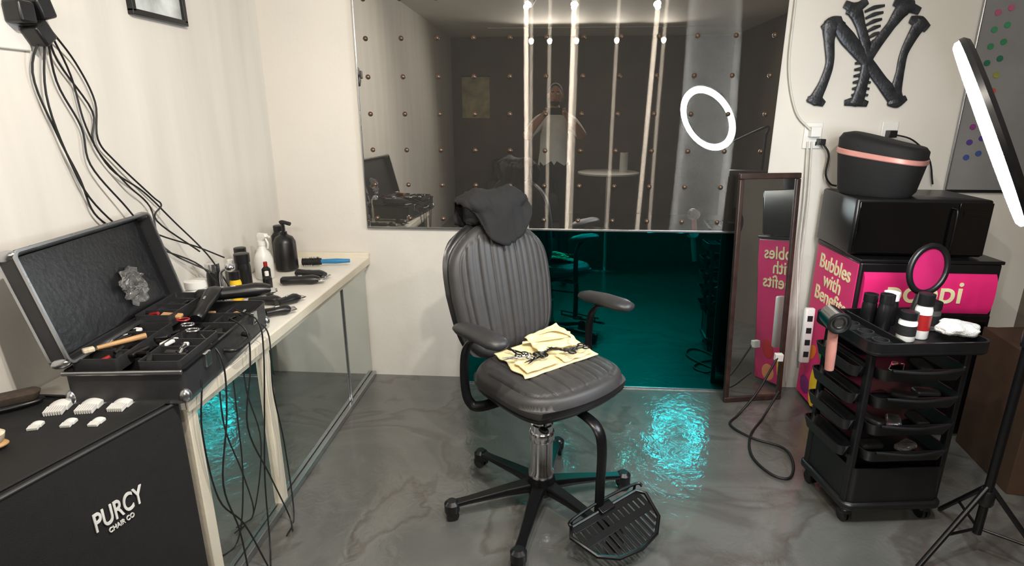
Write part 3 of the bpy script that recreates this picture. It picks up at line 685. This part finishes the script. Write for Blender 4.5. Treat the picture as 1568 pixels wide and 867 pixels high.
lathe('clamp',[(.02,0),(.022,.01),(.022,.05),(.02,.06)],blk_plastic,E,(1.54,1.84,.82)); lathe('clamp_low',[(.02,0),(.024,.01),(.024,.05),(.02,.06)],blk_plastic,E,(1.54,1.84,.22))
dn=(Vector((0,0,-1))-nrm*(-nrm.z)).normalized()
att=RC+dn*.234-nrm*.026
tube('neck',[(1.54,1.84,1.38),(1.55,1.84,1.44),(1.50,1.80,1.42),tuple(att+Vector((.05,.02,.0))),tuple(att)],.010,blk_metal,E)
for a in (200,320,80):
    a=radians(a); tube('tripod_leg',[(1.54,1.84,.30),(1.54+.25*cos(a),1.84+.25*sin(a),.012)],.009,blk_metal,E)
    cyl('tripod_brace',(1.54,1.84,.12),(1.54+.15*cos(a),1.84+.15*sin(a),.125),.005,blk_metal,E)

# ------------------------------------------------ ceiling track spotlights
warm=mat('warm_bulb',(255,224,180),.5,emit=40,emitc=(1,.84,.6))
def tracklight(x,y,aim,power,size=.03):
    E=empty('track_spotlight',(x,y,ZC))
    D=(Vector(aim)-Vector((x,y,ZC-.14))).normalized(); q=D.to_track_quat('Z','Y')
    box('mount',(0,0,-.012),(.05,.10,.024),white_pl,E); cyl('stem',(0,0,-.02),(0,0,-.10),.006,white_pl,E)
    h=lathe('head',[(.020,-.05),(.030,-.04),(.038,.045),(.038,.055),(.033,.055),(.026,.03),(.002,.028)],white_pl,E,(0,0,-.14)); h.rotation_mode='QUATERNION'; h.rotation_quaternion=q
    b=lathe('bulb',[(.003,.030),(.022,.032),(.026,.046),(.018,.056),(.002,.058)],warm,E,(0,0,-.14)); b.rotation_mode='QUATERNION'; b.rotation_quaternion=q
    L=bpy.data.lights.new('lamp','SPOT'); L.energy=power; L.color=(1,.92,.82); L.shadow_soft_size=size; L.spot_size=radians(155); L.spot_blend=1.0
    o=bpy.data.objects.new('lamp',L); col.objects.link(o); o.parent=E; o.location=Vector((0,0,-.14))+D*.09; o.rotation_mode='QUATERNION'; o.rotation_quaternion=D.to_track_quat('-Z','Y')
for x,y,aim,p in ((-.22,.9,(-1.3,2.2,.9),94),(.15,.9,(-.1,2.6,.3),80),(.84,.85,(1.0,2.6,.6),52)): tracklight(x,y,aim,p,.022)
for x in (-.33,-.09,.26,.78,1.38): tracklight(x,-1.85,(x*.7,1.0,.8),42,.025)
box('trim_1',(.1,.86,ZC-.006),(2.6,.03,.012),white_pl,None); box('trim_2',(.5,-1.85,ZC-.006),(2.8,.03,.012),white_pl,None)

# ------------------------------------------------ things behind the camera, seen in the mirror
E=empty('round_white_table',(.75,-1.85,0))
lathe('top',[(.40,.72),(.42,.725),(.42,.745),(.40,.75)],white_pl,E,n=64); cyl('pedestal',(0,0,.02),(0,0,.72),.035,chrome,E); lathe('foot',[(.25,0),(.25,.012),(.05,.03)],chrome,E)
E=empty('paper_towel_roll',(.95,-1.8,.75)); lathe('roll',[(.02,0),(.055,.0),(.055,.26),(.02,.26)],white_pl,E); cyl('core',(0,0,0),(0,0,.262),.02,cardboard,E)
E=empty('wall_poster',(-1.2,-2.79,1.75)); box('sheet',(0,0,0),(.42,.006,.6),mat('poster_paper',(200,190,150),.6,0,.4,6),E); box('top_rail',(0,.004,.3),(.44,.014,.014),blk_plastic,E)
E=empty('dark_sofa',(-.4,-2.35,0)); rbox('seat',1.1,.7,.42,.08,blk_leather,E,e=.04); rbox('back',1.1,.18,.85,.06,blk_leather,E,(0,-.3,0),e=.04)
for sx in(-1,1): rbox('arm',.16,.7,.6,.05,blk_leather,E,(sx*.5,0,0),e=.04)

# person taking the photo
def skinfig(name,verts,edges,rad,sub=2,parent=None,m=None):
    me=bpy.data.meshes.new(name); me.from_pydata(verts,edges,[]); o=bpy.data.objects.new(name,me); col.objects.link(o)
    md=o.modifiers.new('skin','SKIN'); md.use_smooth_shade=True
    for i,r in enumerate(rad): me.skin_vertices[0].data[i].radius=(r,r) if not isinstance(r,tuple) else r
    me.skin_vertices[0].data[0].use_root=True
    s=o.modifiers.new('sub','SUBSURF'); s.levels=sub; s.render_levels=sub
    dg=bpy.context.evaluated_depsgraph_get(); nm=bpy.data.meshes.new_from_object(o.evaluated_get(dg)); bpy.data.objects.remove(o)
    ob=bpy.data.objects.new(name,nm); col.objects.link(ob); nm.materials.clear()
    if m: nm.materials.append(m)
    if parent: ob.parent=parent
    return ob
PE=empty('photographer_person')
Y0=-.42
vs=[(0,Y0,.98),(0,Y0-.01,1.13),(0,Y0,1.33),(0,Y0,1.47),(0,Y0+.01,1.56),(0,Y0+.03,1.64)]
rd=[.17,.17,.185,.11,.060,.055]
ed=[(0,1),(1,2),(2,3),(3,4),(4,5)]
for s in (-1,1):
    b=len(vs)
    vs+=[(s*.10,Y0,1.44),(s*.195,Y0,1.43),(s*.27,Y0+.08,1.33),(s*.32,Y0+.15,1.27),(s*.24,Y0+.25,1.38),(s*.13,Y0+.33,1.50),(s*.105,Y0+.36,1.53)]
    rd+=[.11,.088,.070,.052,.048,.034,.030]
    ed+=[(3,b)]+[(b+i,b+i+1) for i in range(6)]
    c=len(vs); vs+=[(s*.10,Y0,.88),(s*.12,Y0+.01,.50),(s*.13,Y0-.02,.12),(s*.13,Y0-.02,.06),(s*.15,Y0+.13,.045)]
    rd+=[.11,.068,.048,.045,.04]; ed+=[(0,c)]+[(c+i,c+i+1) for i in range(4)]
bd=skinfig('body',vs,ed,rd,2,PE)
for m_ in (shirt,skin,pants,blk_leather): bd.data.materials.append(m_)
for p in bd.data.polygons:
    c=p.center
    if c.z<.09: p.material_index=3
    elif c.z<.98: p.material_index=2
    elif c.z>1.545 and abs(c.x)<.1: p.material_index=1
    elif c.y>Y0+.13 and abs(c.x)>.15: p.material_index=1
    elif c.y>Y0+.22: p.material_index=1
    else: p.material_index=0
HD=empty('head',(0,Y0+.05,1.72)); HD.parent=PE
ell('skull',(0,0,0),(.076,.095,.115),skin,HD); ell('jaw',(0,.025,-.06),(.055,.06,.06),skin,HD); ell('hair',(0,-.018,.028),(.082,.095,.10),hairm,HD)
tube('nose',[(0,.09,.012),(0,.108,-.015),(0,.103,-.028)],[.008,.013,.012],skin,HD)
for s in(-1,1):
    ell('ear',(s*.078,-.005,-.008),(.010,.020,.03),skin,HD); ell('eye',(s*.030,.086,.012),(.013,.008,.008),white_pl,HD); ell('pupil',(s*.030,.093,.012),(.005,.003,.005),blk_plastic,HD); ell('brow',(s*.030,.088,.032),(.018,.008,.004),hairm,HD)
ell('mouth',(0,.085,-.055),(.024,.008,.006),redm,HD); ell('beard',(0,.035,-.078),(.055,.052,.040),hairm,HD)
PH=empty('smartphone',(0,-.022,1.55),rot=(radians(-16.6),0,radians(4))); 
box('phone_body',(0,0,0),(.155,.008,.075),blk_plastic,PH,bevel=.004)
for s in (-1,1):
    w0=Vector((s*.110,Y0+.36,1.53)); pl=Vector((s*.100,-.050,1.545))
    skinfig('palm',[tuple(w0),tuple(w0.lerp(pl,.6)),tuple(pl)],[(0,1),(1,2)],[.024,.028,.022],2,PE,skin)
    for k in range(4):
        z=1.575-.019*k; L=[.9,1,.95,.75][k]
        skinfig('finger_%d'%k,[(s*.100,-.050,z),(s*.102,-.028,z+.002),(s*.094,-.010,z+.002),(s*(.094-.026*L),-.007,z)],[(0,1),(1,2),(2,3)],[.010,.009,.0085,.007],1,PE,skin)
    skinfig('thumb',[(s*.098,-.055,1.525),(s*.086,-.046,1.515),(s*.064,-.040,1.52)],[(0,1),(1,2)],[.012,.010,.008],1,PE,skin)

# ------------------------------------------------ world, camera
w=bpy.data.worlds.new('world'); scene.world=w; w.use_nodes=True
w.node_tree.nodes['Background'].inputs[0].default_value=(.5,.5,.5,1); w.node_tree.nodes['Background'].inputs[1].default_value=.15
cd=bpy.data.cameras.new('camera'); cam=bpy.data.objects.new('camera',cd); col.objects.link(cam)
cam.location=(0,0,1.55); cam.rotation_euler=(radians(90-16.6),0,radians(4.1)); cd.sensor_width=36; cd.lens=882/1568*36; cd.clip_start=.01
scene.camera=cam
